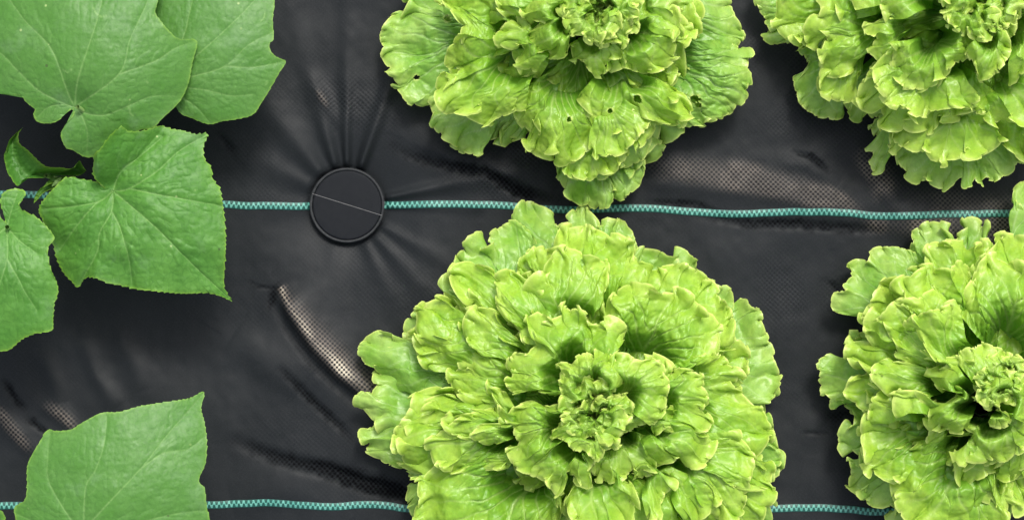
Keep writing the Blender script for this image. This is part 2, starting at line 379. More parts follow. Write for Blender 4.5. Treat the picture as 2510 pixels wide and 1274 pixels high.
g = bpy.context.object; g.name = 'ground'; g['kind'] = 'structure'; g['label'] = 'brown soil under the woven fabric'; g.data.materials.append(M_SOIL)

# ------------------------------------------------------------------ round peg
def lathe(name, prof, mat, parent, c, seg=128):
    prof = np.array(prof, float); ph = np.linspace(0, 2*math.pi, seg+1)
    k = 1-8/H
    X = (c[0]-1255)*S*k+prof[:, 0:1]*S*np.cos(ph); Y = -(c[1]-637)*S*k+prof[:, 0:1]*S*np.sin(ph); Z = np.repeat(prof[:, 1:2]*S, seg+1, 1)
    return mesh_from(name, np.stack([X, Y, Z], -1).reshape(-1, 3), gridfaces(len(prof), seg+1)[:, ::-1], mat, parent)
peg = empty('ground_peg', 'flat round black plastic peg cap pinning the fabric on the upper green stripe', 'peg', ((PEG[0]-1255)*S, -(PEG[1]-637)*S, -.03))
lathe('cap', [(.01, 1.5), (30, 1.6), (60, 1.2), (80, .6), (84.5, .2), (84.6, -12), (60, -13), (.01, -13)][::-1], M_CAP, peg, PEG)
a = np.linspace(-.35*math.pi, 1.2*math.pi, 22)
lathe('rim', [(88.6+3.2*math.cos(t), -1.0+3.2*math.sin(t)) for t in a]+[(85.4, -12), (90, -14), (91.8, -3)], M_RIM, peg, PEG)
lathe('shaft', [(9, -14), (8, -70), (1, -100)], M_CAP, peg, PEG, 24)
p0, p1 = np.array((766., 475.)), np.array((936., 528.)); dv = (p1-p0)/np.linalg.norm(p1-p0); nv = np.array((-dv[1], dv[0]))
tt = np.linspace(0, 1, 60); vv = np.array((-.65, -.3, .3, .65)); P = (p0+(p1-p0)*tt[:, None])[:, None]+nv*vv[None, :, None]
rr = np.hypot(P[..., 0]-PEG[0], P[..., 1]-PEG[1])
Z = np.interp(rr, [0, 30, 60, 80, 84, 86, 88.6, 91, 93], [1.5, 1.6, 1.2, .6, .2, 2.2, 3.5, 2.5, -.5])+np.array((-.4, .7, .7, -.4))
mesh_from('mould_seam', np.stack([(P[..., 0]-1255)*S, -(P[..., 1]-637)*S, Z*S], -1).reshape(-1, 3), gridfaces(60, 4), M_SEAM, peg)

# ------------------------------------------------------------------ lettuces
def lettuce_leaf(parent, K, pts, z, seed, mat, lam=100, ruf=1., blist=1., step=3.0, holes=(), label=None, traced=False):
    zb, zc, ze = z; rs = np.random.RandomState(seed)
    B, q = resample(pts, step); n = len(B); K = np.array(K, float)
    sig = max(lam*.42/step, 2); Bs = gsmooth(B, sig)
    if traced: B = Bs+(B-Bs)*1.12
    T = np.gradient(Bs, axis=0); T /= np.linalg.norm(T, axis=1)[:, None]+1e-9
    D = B-K; DL = np.linalg.norm(D, axis=1); Dn = (Bs-K)/(np.linalg.norm(Bs-K, axis=1)[:, None]+1e-9)
    M = int(np.clip(DL.mean()/step/1.05, 26, 95))
    s = np.linspace(.03, 1, M); r = 1-(1-s)**1.25; r[-1] = 1; rr = r[:, None]
    P = K+rr[..., None]*((Bs+(B-Bs)*(rr**3)[..., None])-K)
    Zc = zb+(zc-zb)*(.25*sstep(0, .3, rr)+.75*sstep(.12, .62, rr))+(ze-zc)*sstep(.6, 1., rr)**1.3+0*q[None]
    tau = q/q[-1]
    # frilly lobes at two scales along the margin, and long lazy folds of the whole margin
    ph0 = rs.rand()*6.28; dm0 = (1-rr)*DL[None]; X0 = P[..., 0]; Y0 = P[..., 1]
    endf = sstep(0, .05, tau)*sstep(0, .05, 1-tau); rw = sstep(.05, .5, rr)
    Z = Zc+0; tan = 0*Zc; rad = 0*Zc
    LL = lam*1.75; fL = 2*math.pi*q/LL+1.6*noise(q/LL, q*0+seed, 21)+ph0; aL = (.85+.55*noise(q/LL/1.7, q*0+seed, 22))*ruf
    fLr = fL[None]+1.1*noise(X0/(lam*1.1), Y0/(lam*1.1), seed % 77)*sstep(0, lam, dm0); wL = np.exp(-(dm0/(lam*.75))**1.2)*rw
    Z += LL*.15*aL*np.sin(fLr)*wL; tan += LL*.10*aL*np.sin(2*fLr)*wL*endf
    rad += -LL*.095*aL*(np.sin(fLr)*.9+.1)*np.exp(-(dm0/(lam*.42))**1.3)*rw
    dev = np.linalg.norm(B-K, axis=1)-np.linalg.norm(Bs-K, axis=1)
    if traced: Z -= .75*np.clip(dev, -30, 30)*np.exp(-(dm0/(lam*.45))**1.3)*rw; rad *= .65
    for li, (l_, k_) in enumerate(((lam*.50, 1.15), (lam*.23, 1.4))):
        f = math.pi*(q/l_+.5*noise(q/l_/1.3, q*0+seed, 31+li))+ph0*(li+1)       # one lobe per half turn
        f = f[None]+1.0*noise(X0/(l_*1.3), Y0/(l_*1.3), seed % 71+li)*sstep(0, l_*1.2, dm0)
        am = k_*ruf*np.clip(.9+.6*noise(q/l_/2.3, q*0+seed, 41+li), .25, 1.5)
        lobe = np.abs(np.sin(f)); wz_ = np.exp(-(dm0/(l_*.62))**1.3)*rw; wr_ = np.exp(-(dm0/(l_*.40))**1.3)*rw; we = np.exp(-(dm0/(l_*.22))**1.5)*rw
        Z += l_*am*((.32*lobe**2-.08)*wz_-.15*we+.25*np.sin(f)*wz_)
        rad += l_*((.40 if traced and li == 0 else .58)-.14*li)*am*(lobe**.62-.8)*wr_
        tan += -l_*.27*am*np.sin(2*f)*wr_*endf
    th = 1.3*noise(q/5.5, q*0+seed, 8)+1.0*noise(q/11, q*0, seed+3)
    tp = (q/(19+5*noise(q/70, q*0+seed, 51))) % 1; th = th+4.2*(1-np.abs(2*tp-1))**1.5*np.clip(.5+.9*noise(q/60, q*0+seed, 52), 0, 1)
    rad = rad+th*rr**14
    X = P[..., 0]+tan*T[:, 0]+rad*Dn[:, 0]; Y = P[..., 1]+tan*T[:, 1]+rad*Dn[:, 1]
    # veins
    width = q[-1]*rr; vein = np.zeros((M, n))
    nv_ = 5
    for i in range(-nv_, nv_+1):
        if i == 0: tc = .5+.03*np.sin(rr*3); m = 1; wv = 6.0*(1.2-rr)
        else:
            sg = np.sign(i); j = abs(i); r0 = .06+.13*(j-1)**.9 if j < nv_ else .5
            r0 = [0, .55, .36, .2, .09, .02][j] + .04*rs.rand(); te = .5+sg*(.08+.095*j-.02*rs.rand())*.92
            u = np.clip((rr-r0)/(1-r0), 0, 1); tc = .5+(te-.5)*u**.75+.006*np.sin(8*rr+i); m = (rr > r0); wv = 2.8*(1.3-rr)
        dd = np.abs(tau[None]-tc)*width
        vein = np.maximum(vein, m*np.exp(-(dd/wv)**2))
    Z = Z+1.5*vein*np.sin(np.pi*np.clip(rr, 0, 1))**.4
    cr = rw*sstep(0, lam*.25, DL[None]*rr)*(1-.5*np.exp(-dm0/(lam*.2)))          # crumpled blade
    X = X+cr*8*noise(X0/41, Y0/41, seed % 67); Y = Y+cr*8*noise(X0/41+9, Y0/41, seed % 61)
    Z = Z+cr*(15*noise(X0/62, Y0/62, seed % 59)+2.5*noise(X0/31, Y0/31, seed % 53))*min(1, lam/75)
    # puffed blisters between the veins
    Lr = DL.mean()*rr; al = (tau[None]-.5)*width
    wx_ = 10*noise(X/45, Y/45, 61); wy_ = 10*noise(X/45, Y/45, 62)
    c1 = domes((al+wx_)/27+seed, (Lr+wy_)/33+.0*al, seed % 97); c2 = domes((al+wy_)/12+seed, (Lr+wx_)/14, seed % 89+7)
    bl = blist*sstep(.1, .35, rr)*(1-.65*rr**6)*(1-.75*np.clip(vein, 0, 1))*np.clip(.75+.7*noise(X/110, Y/110, 63), .2, 1.3)
    Z = Z+bl*(8.5*c1+3.2*c2-2)+12*fbm(X/85, Y/85, seed % 51, 2)*sstep(.1, .5, rr)
    Z = np.maximum(Z, 10+5*noise(X/40, Y/40, 2))
    dm = (1-rr)*DL[None]
    edge = np.clip(.85*np.exp(-(dm/2.8)**2)+.48*np.exp(-dm/30)*(.6+.5*noise(X/30, Y/30, 12)), 0, 1)
    hole_kill = None
    for hx, hy, hr in holes:
        dh = np.hypot((X-hx), (Y-hy))+hr*.45*noise(X/6, Y/6, 44)
        edge = np.maximum(edge, .9*np.exp(-((dh-hr)/3.5)**2)); k = dh < hr
        hole_kill = k if hole_kill is None else hole_kill | k
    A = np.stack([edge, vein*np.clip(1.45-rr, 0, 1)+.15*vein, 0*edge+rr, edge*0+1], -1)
    wx, wy, wz = WX(X, Y, Zc)
    F = gridfaces(M, n)
    if hole_kill is not None:
        hk = hole_kill.ravel(); F = F[~hk[F].any(1)]
    return mesh_from('leaf', np.stack([wx, wy, Z*S], -1).reshape(-1, 3), F, mat, parent, attr=A.reshape(-1, 4), label=label)
def arc(K, ang, L, half, rs, n=13, squash=.12):
    """an open fan margin around K; angle in degrees, picture-up = 90"""
    out = []
    for i, t in enumerate(np.linspace(-1, 1, n)):
        a = R(ang+t*half); l = L*(1-squash*t*t*2)*(1+.10*rs.randn()*(.4 if i in (0, n-1) else 1))
        out.append((K[0]+l*math.cos(a), K[1]-l*math.sin(a)))
    return out
def heart(parent, c, z0, seed, scale=1.):
    """the tight, finely curled young leaves round the growing point"""
    rs = np.random.RandomState(seed)
    n = 26
    for i in range(n):
        u = (i+.5)/n; rad = 72*(1-u)**.8*scale; a = i*137.5+rs.rand()*50                # outermost first
        zt = 345+20*math.sin(i*2.1)-75*u**2*1.2; L = (64-34*u)*scale*(.75+.5*rs.rand()); lam = 34-20*u
        aa = a+35*rs.randn(); P0 = (c[0]+rad*.95*math.cos(R(a)), c[1]-rad*.95*math.sin(R(a)))
        K = (P0[0]-L*.75*math.cos(R(aa)), P0[1]+L*.75*math.sin(R(aa)))
        lettuce_leaf(parent, K, arc(K, aa, L*1.15, 48+14*rs.rand(), rs, 11), (z0*.5, zt, zt-14), seed+i, M_LET, lam=lam, ruf=1.6, blist=.5, step=1.4)
def under(parent, c, rad, n, seed, zt=70, sector=(0, 360), mat=None, lam=95):
    rs = np.random.RandomState(seed)
    for i in range(n):
        a = sector[0]+(sector[1]-sector[0])*(i+.5*rs.rand())/n
        K = (c[0]+30*math.cos(R(a)), c[1]-30*math.sin(R(a)))
        lettuce_leaf(parent, K, arc(K, a, rad*(.85+.25*rs.rand()), 34, rs), (min(50, zt), zt+(90 if mat is None else 0), zt), seed+i, mat or M_LET2, lam=lam, ruf=1.0, step=4.5 if mat is None else 3.)

LG = 'green curly lettuces planted through the fabric'
def lettuce(label, c, leaves, seed):
    e = empty('lettuce', label, 'lettuce', ((c[0]-1255)*S, -(c[1]-637)*S, 0), LG)
    tube('stem', [(c[0], c[1], -20), (c[0]+2, c[1], 60), (c[0], c[1], 150)], [26, 34, 30], M_STEM, e)
    for i, L in enumerate(leaves):
        tier, K, pts = L[:3]; kw = dict(L[3]) if len(L) > 3 else {}
        zz = {0: (15, 105, 75), 1: (20, 215, 185), 2: (30, 315, 285), 3: (70, 355, 335)}[tier]; kw.setdefault('ruf', (.68, 1.1, 1.2, 1.3)[tier])
        dz = kw.pop('dz', 0); zz = (zz[0], zz[1]+dz+6*(i % 4), zz[2]+dz+8*(i % 3))
        kw.setdefault('lam', {0: 105, 1: 96, 2: 66, 3: 42}[tier]); kw['lam'] *= (.82, .84, .85, .8)[tier]
        kw['traced'] = True; lettuce_leaf(e, K, pts, zz, seed*100+i, M_LET2 if tier == 0 else M_LET, **kw)
        if tier < 2 and i % 5 != 2 and not kw.get('holes'):                     # a smaller sister leaf nested just inside this one
            rs = np.random.RandomState(seed*31+i); th = R(rs.uniform(5, 11)*rs.choice((-1, 1))); f = .72+.12*rs.rand()
            q = gsmooth(resample(pts, 9)[0], 2.2)[::4]; dx = (q[:, 0]-K[0])*f; dy = (q[:, 1]-K[1])*f
            sis = np.c_[K[0]+dx*math.cos(th)-dy*math.sin(th), K[1]+dx*math.sin(th)+dy*math.cos(th)]
            if len(sis) >= 5:
                lettuce_leaf(e, K, sis, (zz[0]+8, zz[1]+(52, 46, 26)[tier], zz[2]+(78, 62, 34)[tier]), seed*100+i+5000, M_LET, lam=kw['lam']*.85, ruf=1.2, blist=kw.get('blist', 1.))
    return e

# --- bottom centre lettuce
C1 = (1465, 1005)
e1 = lettuce('large whole curly lettuce below the upper green stripe, its dark frilly heart in view', C1, [
 (0, (1340, 1010), [(1090, 1190), (1030, 1172), (985, 1145), (940, 1137), (905, 1105), (882, 1075), (886, 1054), (922, 1056), (925, 1040), (903, 1015), (868, 993), (874, 976), (905, 965), (925, 940), (915, 915), (940, 893), (990, 885), (1060, 880)]),
 (0, (1350, 960), [(960, 960), (915, 905), (905, 886), (887, 890), (886, 850), (915, 818), (950, 813), (945, 835), (965, 852), (1005, 846), (985, 802), (1005, 768), (1035, 745), (1050, 762), (1085, 740), (1130, 740)]),
 (0, (1400, 930), [(1040, 820), (1070, 760), (1085, 722), (1076, 694), (1100, 690), (1112, 705), (1116, 665), (1108, 642), (1130, 612), (1155, 582), (1175, 576), (1178, 606), (1195, 598), (1206, 564), (1240, 547), (1275, 550), (1310, 590), (1320, 640)], dict(dz=20)),
 (0, (1440, 900), [(1210, 620), (1262, 560), (1258, 535), (1272, 508), (1300, 501), (1347, 511), (1336, 530), (1350, 550), (1372, 553), (1390, 540), (1395, 518), (1425, 508), (1455, 520), (1463, 548), (1478, 552), (1486, 533), (1506, 546), (1521, 534), (1538, 552), (1554, 572), (1563, 612), (1575, 660)], dict(lam=85)),
 (0, (1520, 920), [(1520, 640), (1545, 612), (1590, 608), (1630, 612), (1645, 628), (1665, 614), (1692, 620), (1718, 640), (1702, 655), (1722, 680), (1740, 700), (1760, 740)], dict(lam=80)),
 (0, (1580, 960), [(1680, 720), (1722, 690), (1745, 697), (1762, 705), (1792, 712), (1797, 745), (1802, 768), (1818, 732), (1833, 738), (1841, 760), (1867, 757), (1862, 790), (1877, 820), (1880, 835), (1897, 860), (1895, 880), (1907, 910), (1910, 930), (1900, 965), (1880, 990)], dict(lam=90)),
 (0, (1590, 1020), [(1870, 880), (1908, 915), (1910, 935), (1904, 965), (1880, 985), (1874, 1000), (1887, 1012), (1895, 1040), (1905, 1065), (1902, 1080), (1917, 1105), (1921, 1140), (1907, 1147), (1895, 1175), (1860, 1190)], dict(dz=-10)),
 (0, (1570, 1070), [(1890, 1090), (1919, 1120), (1919, 1140), (1898, 1148), (1897, 1165), (1880, 1180), (1897, 1205), (1900, 1225), (1887, 1245), (1892, 1290), (1860, 1350), (1780, 1400), (1700, 1420)], dict(dz=10)),
 (0, (1480, 1100), [(1750, 1390), (1640, 1440), (1500, 1470), (1380, 1460), (1250, 1440)]),
 (0, (1380, 1090), [(1300, 1440), (1180, 1420), (1080, 1380), (1018, 1300), (1004, 1260), (998, 1235), (1001, 1205), (1014, 1197), (1022, 1215), (1030, 1180), (1060, 1160), (1110, 1130)]),
 # second tier
 (1, (1310, 1050), [(1200, 1170), (1100, 1155), (1058, 1148), (1030, 1174), (1004, 1166), (982, 1136), (974, 1100), (961, 1063), (976, 1048), (1003, 1021), (1026, 1026), (1040, 985), (1066, 971), (1110, 971), (1138, 990), (1170, 960), (1200, 960)], dict(lam=105, dz=-20)),
 (1, (1300, 1060), [(1180, 1090), (1135, 1072), (1093, 1052), (1093, 1030), (1135, 1010), (1150, 1025), (1155, 1012), (1188, 1008), (1222, 1032), (1213, 983), (1190, 950), (1240, 960)], dict(lam=70, dz=45)),
 (1, (1370, 990), [(1210, 1000), (1150, 989), (1118, 955), (1101, 917), (1120, 902), (1143, 900), (1122, 876), (1144, 855), (1167, 844), (1200, 868), (1222, 855), (1220, 838), (1246, 824), (1270, 835), (1300, 860)], dict(dz=5)),
 (1, (1380, 940), [(1060, 880), (1036, 854), (1020, 833), (1022, 800), (1020, 770), (1046, 742), (1084, 722), (1098, 747), (1126, 742), (1142, 763), (1127, 787), (1126, 815), (1150, 831), (1166, 800), (1193, 825), (1201, 803), (1232, 773), (1250, 760)], dict(lam=95, dz=-30)),
 (1, (1400, 910), [(1200, 800), (1170, 789), (1147, 773), (1130, 744), (1148, 720), (1112, 707), (1108, 674), (1126, 652), (1147, 640), (1180, 650), (1210, 665), (1252, 683), (1290, 686), (1318, 665), (1330, 640)], dict(lam=100, dz=-20)),
 (1, (1410, 870), [(1250, 800), (1242, 760), (1254, 712), (1282, 707), (1305, 732), (1295, 690), (1318, 669), (1345, 672), (1296, 648), (1312, 616), (1345, 605), (1374, 612), (1371, 562), (1415, 556), (1430, 543), (1457, 552), (1482, 576), (1515, 587), (1543, 587), (1555, 625), (1545, 690)], dict(lam=95)),
 (1, (1540, 940), [(1450, 860), (1437, 764), (1440, 742), (1456, 722), (1458, 678), (1462, 659), (1492, 653), (1515, 672), (1514, 646), (1535, 635), (1587, 639), (1584, 661), (1604, 653), (1624, 671), (1643, 653), (1667, 643), (1700, 656), (1715, 668), (1725, 691), (1744, 692), (1757, 710), (1774, 740), (1797, 757), (1790, 775), (1794, 795), (1797, 836), (1770, 861), (1748, 850), (1752, 813), (1730, 806)], dict(lam=88, blist=1.3)),
 (1, (1570, 980), [(1700, 900), (1730, 838), (1700, 839), (1716, 878), (1740, 880), (1776, 868), (1785, 890), (1811, 893), (1824, 913), (1816, 932), (1793, 937), (1818, 953), (1834, 983), (1868, 993), (1881, 1016), (1891, 1050), (1889, 1078), (1868, 1098), (1863, 1130), (1820, 1130)], dict(lam=110, ruf=.8, blist=.8)),
 (1, (1600, 1060), [(1850, 1080), (1863, 1133), (1898, 1142), (1898, 1163), (1880, 1178), (1900, 1206), (1891, 1226), (1872, 1250), (1862, 1290), (1810, 1340), (1740, 1330)], dict(dz=-10, lam=120, ruf=.7)),
 (1, (1600, 1080), [(1860, 1190), (1806, 1199), (1793, 1154), (1785, 1210), (1756, 1235), (1736, 1248), (1715, 1260), (1690, 1330)], dict(dz=25, lam=80, holes=[(1763, 1250, 8), (1757, 1262, 5)])),
 (1, (1450, 1110), [(1570, 1180), (1600, 1197), (1618, 1236), (1618, 1258), (1600, 1320), (1520, 1360), (1440, 1350), (1395, 1290), (1396, 1243), (1440, 1210), (1440, 1160)], dict(lam=90, dz=20)),
 (1, (1560, 1110), [(1560, 1190), (1580, 1163), (1600, 1158), (1634, 1168), (1656, 1195), (1690, 1185), (1717, 1164), (1728, 1185), (1703, 1206), (1660, 1250), (1690, 1300), (1640, 1330)], dict(lam=80, dz=25)),
 (1, (1370, 1080), [(1080, 1120), (1042, 1168), (1022, 1192), (1030, 1225), (1015, 1250), (1025, 1310), (1100, 1370), (1250, 1380), (1350, 1310), (1378, 1256), (1354, 1221), (1370, 1180)], dict(lam=115, ruf=.75, blist=1.5)),
 # third tier
 (2, (1420, 950), [(1360, 970), (1289, 955), (1269, 968), (1246, 955), (1237, 933), (1264, 920), (1247, 893), (1257, 868), (1290, 863), (1320, 822), (1296, 800), (1303, 776), (1331, 768), (1356, 777), (1375, 753), (1394, 745), (1432, 756), (1441, 790), (1460, 800), (1495, 785), (1522, 790), (1535, 830)], dict(blist=1.2)),
 (2, (1425, 1030), [(1380, 980), (1323, 992), (1294, 984), (1259, 994), (1251, 1016), (1244, 1036), (1265, 1040), (1257, 1066), (1269, 1094), (1249, 1103), (1247, 1123), (1286, 1152), (1318, 1145), (1335, 1123), (1360, 1100)], dict(blist=1.2, dz=30)),
 (2, (1430, 1060), [(1300, 1120), (1297, 1156), (1333, 1178), (1343, 1200), (1375, 1207), (1383, 1158), (1405, 1162), (1420, 1190), (1452, 1175), (1425, 1148), (1458, 1136), (1440, 1100)], dict(dz=10, lam=60)),
 (2, (1510, 1040), [(1440, 1140), (1461, 1172), (1496, 1185), (1523, 1173), (1550, 1148), (1570, 1168), (1602, 1146), (1608, 1116), (1600, 1070)], dict(lam=52, blist=1.3, dz=-40)),
 (2, (1540, 1020), [(1600, 1140), (1620, 1135), (1650, 1130), (1689, 1113), (1684, 1146), (1711, 1143), (1735, 1128), (1751, 1096), (1748, 1073), (1716, 1048), (1680, 1040), (1660, 1000)], dict(dz=-20)),
 (2, (1560, 985), [(1610, 1075), (1626, 1054), (1661, 1063), (1680, 1050), (1728, 1058), (1741, 1043), (1738, 1016), (1720, 1003), (1731, 990), (1735, 960), (1719, 946), (1721, 926), (1703, 914), (1683, 904), (1659, 901), (1648, 918), (1640, 880), (1600, 870)], dict(dz=-10)),
 (2, (1500, 985), [(1590, 1040), (1612, 1025), (1628, 1010), (1626, 990), (1635, 953), (1642, 930), (1626, 926), (1628, 900), (1616, 885), (1600, 875), (1570, 881), (1536, 865), (1510, 865), (1490, 890)], dict(lam=50, dz=35)),
 (3, (1450, 975), [(1400, 990), (1375, 960), (1367, 930), (1380, 915), (1365, 890), (1400, 893), (1410, 875), (1430, 861), (1460, 872), (1458, 851), (1495, 851), (1500, 880), (1530, 905), (1520, 940)], dict(blist=1.3)),
 (3, (1445, 1015), [(1410, 1090), (1375, 1080), (1352, 1070), (1370, 1043), (1383, 1023), (1395, 994), (1415, 998), (1430, 975)], dict(lam=36)),
 (3, (1455, 1035), [(1380, 1070), (1395, 1090), (1410, 1102), (1443, 1118), (1465, 1130), (1483, 1113), (1466, 1085), (1495, 1098), (1518, 1076), (1535, 1046), (1532, 1010), (1514, 994), (1500, 1000)], dict(lam=40)),
 (3, (1510, 1020), [(1530, 1060), (1563, 1048), (1602, 1030), (1600, 1015), (1566, 1010), (1550, 985)], dict(lam=32, dz=-30)),
], 1)
under(e1, C1, 330, 12, 500)
under(e1, C1, 225, 9, 800, zt=165, mat=M_LET, lam=72)
heart(e1, (1458, 1008), 200, 700, .95)

# --- top centre lettuce
C2 = (1440, 60)
e2 = lettuce('curly lettuce cut by the top edge, its lowest leaf reaching down to the green stripe', C2, [
 (0, (1340, 80), [(1010, -80), (985, -30), (986, 5), (1005, 12), (990, 37), (958, 31), (945, 55), (931, 75), (927, 103), (944, 115), (936, 147), (947, 165), (940, 187), (970, 198), (962, 209), (982, 230), (996, 256), (1019, 247), (1035, 260), (1066, 246), (1120, 220)], dict(blist=.9, holes=[(1020, 190, 5), (1097, 48, 8)])),
 (0, (1330, 130), [(1040, 230), (1055, 262), (1078, 282), (1054, 302), (1080, 332), (1108, 346), (1125, 360), (1145, 377), (1183, 382), (1182, 360), (1178, 325), (1194, 337), (1235, 333), (1251, 327), (1239, 306), (1274, 294), (1290, 250)], dict(lam=85)),
 (1, (1330, 100), [(1100, -40), (1080, 10), (1125, 60), (1100, 120), (1098, 140), (1115, 165), (1110, 200), (1070, 202), (1066, 235), (1090, 267), (1135, 287), (1150, 270), (1180, 300), (1243, 285), (1290, 270)], dict(lam=105, blist=1.3, holes=[(1066, 168, 5)])),
 (1, (1370, 80), [(1230, -60), (1150, -30), (1175, 20), (1182, 57), (1206, 40), (1247, 43), (1230, 80), (1193, 84), (1177, 102), (1185, 127), (1206, 147), (1224, 127), (1248, 131), (1260, 155), (1242, 172), (1256, 197), (1290, 188), (1320, 200)], dict(lam=90, dz=25)),
 (0, (1450, 250), [(1380, 350), (1364, 400), (1366, 418), (1370, 443), (1398, 469), (1390, 484), (1423, 500), (1447, 487), (1451, 507), (1482, 508), (1503, 492), (1500, 462), (1522, 491), (1556, 462), (1578, 429), (1580, 400), (1570, 340)], dict(lam=78)),
 (0, (1480, 180), [(1540, 440), (1576, 400), (1598, 367), (1617, 355), (1618, 302), (1661, 300), (1663, 311), (1700, 300), (1720, 250)], dict(dz=20)),
 (0, (1540, 130), [(1620, 290), (1661, 300), (1687, 303), (1727, 313), (1740, 298), (1768, 295), (1794, 266), (1798, 249), (1821, 250), (1835, 208), (1843, 196), (1826, 170), (1824, 151), (1843, 143), (1842, 112), (1806, 120), (1780, 90)], dict(lam=100, dz=30, blist=1.5, ruf=.7, holes=[(1703, 245, 10), (1710, 258, 5)])),
 (0, (1560, 50), [(1800, 140), (1822, 82), (1808, 53), (1798, 24), (1782, -10), (1760, -50), (1700, -100)]),
 (0, (1500, 0), [(1720, -60), (1650, -160), (1560, -220), (1440, -260), (1320, -220), (1220, -180), (1100, -120)]),
 (1, (1400, 130), [(1330, 200), (1313, 214), (1283, 220), (1262, 265), (1270, 290), (1288, 308), (1317, 327), (1288, 341), (1291, 361), (1333, 386), (1366, 381), (1372, 398), (1412, 382), (1442, 365), (1455, 330), (1460, 280)], dict(lam=90, holes=[(1395, 295, 5)])),
 (1, (1490, 140), [(1410, 250), (1424, 262), (1450, 300), (1482, 304), (1480, 322), (1500, 330), (1532, 315), (1542, 280), (1552, 272), (1580, 290), (1622, 299), (1661, 300), (1687, 301), (1694, 260), (1650, 215)], dict(lam=82, dz=10, holes=[(1497, 270, 5), (1562, 243, 8)])),
 (0, (1470, 200), [(1400, 400), (1450, 440), (1500, 425), (1560, 400), (1600, 350), (1600, 300)], dict(lam=70, dz=45)),
 (1, (1490, 70), [(1480, 180), (1522, 161), (1543, 167), (1567, 173), (1600, 182), (1622, 163), (1641, 157), (1663, 139), (1655, 110), (1684, 110), (1692, 90), (1688, 61), (1671, 33), (1645, 22), (1614, 45), (1600, 0), (1650, -60)], dict(lam=85, dz=40)),
 (1, (1520, 20), [(1700, 100), (1712, 60), (1700, 20), (1690, -20), (1680, -60), (1600, -120)], dict(lam=80)),
 (1, (1420, 0), [(1560, -140), (1460, -190), (1350, -180), (1250, -120), (1200, -60)], {}),
 (2, (1420, 40), [(1360, -20), (1300, 0), (1275, 30), (1290, 53), (1330, 60), (1293, 73), (1294, 96), (1306, 128), (1325, 135), (1346, 118), (1354, 149), (1384, 135), (1396, 106), (1376, 85), (1408, 73), (1420, 60)], dict(lam=60, dz=20)),
 (2, (1450, 70), [(1390, 110), (1400, 122), (1405, 148), (1425, 150), (1447, 173), (1462, 184), (1480, 173), (1495, 150), (1530, 150), (1520, 130)], dict(lam=50, dz=-30)),
 (2, (1480, 40), [(1500, 90), (1540, 80), (1560, 40), (1565, 0), (1540, -40), (1500, -60)], dict(dz=20, lam=50)),
 (2, (1430, 10), [(1480, -80), (1420, -90), (1360, -60), (1330, -30), (1340, 0)], {}),
], 2)
under(e2, C2, 300, 12, 1500)
under(e2, C2, 225, 9, 1800, zt=165, mat=M_LET, lam=72)
heart(e2, (1475, 18), 190, 1707, 1.1)

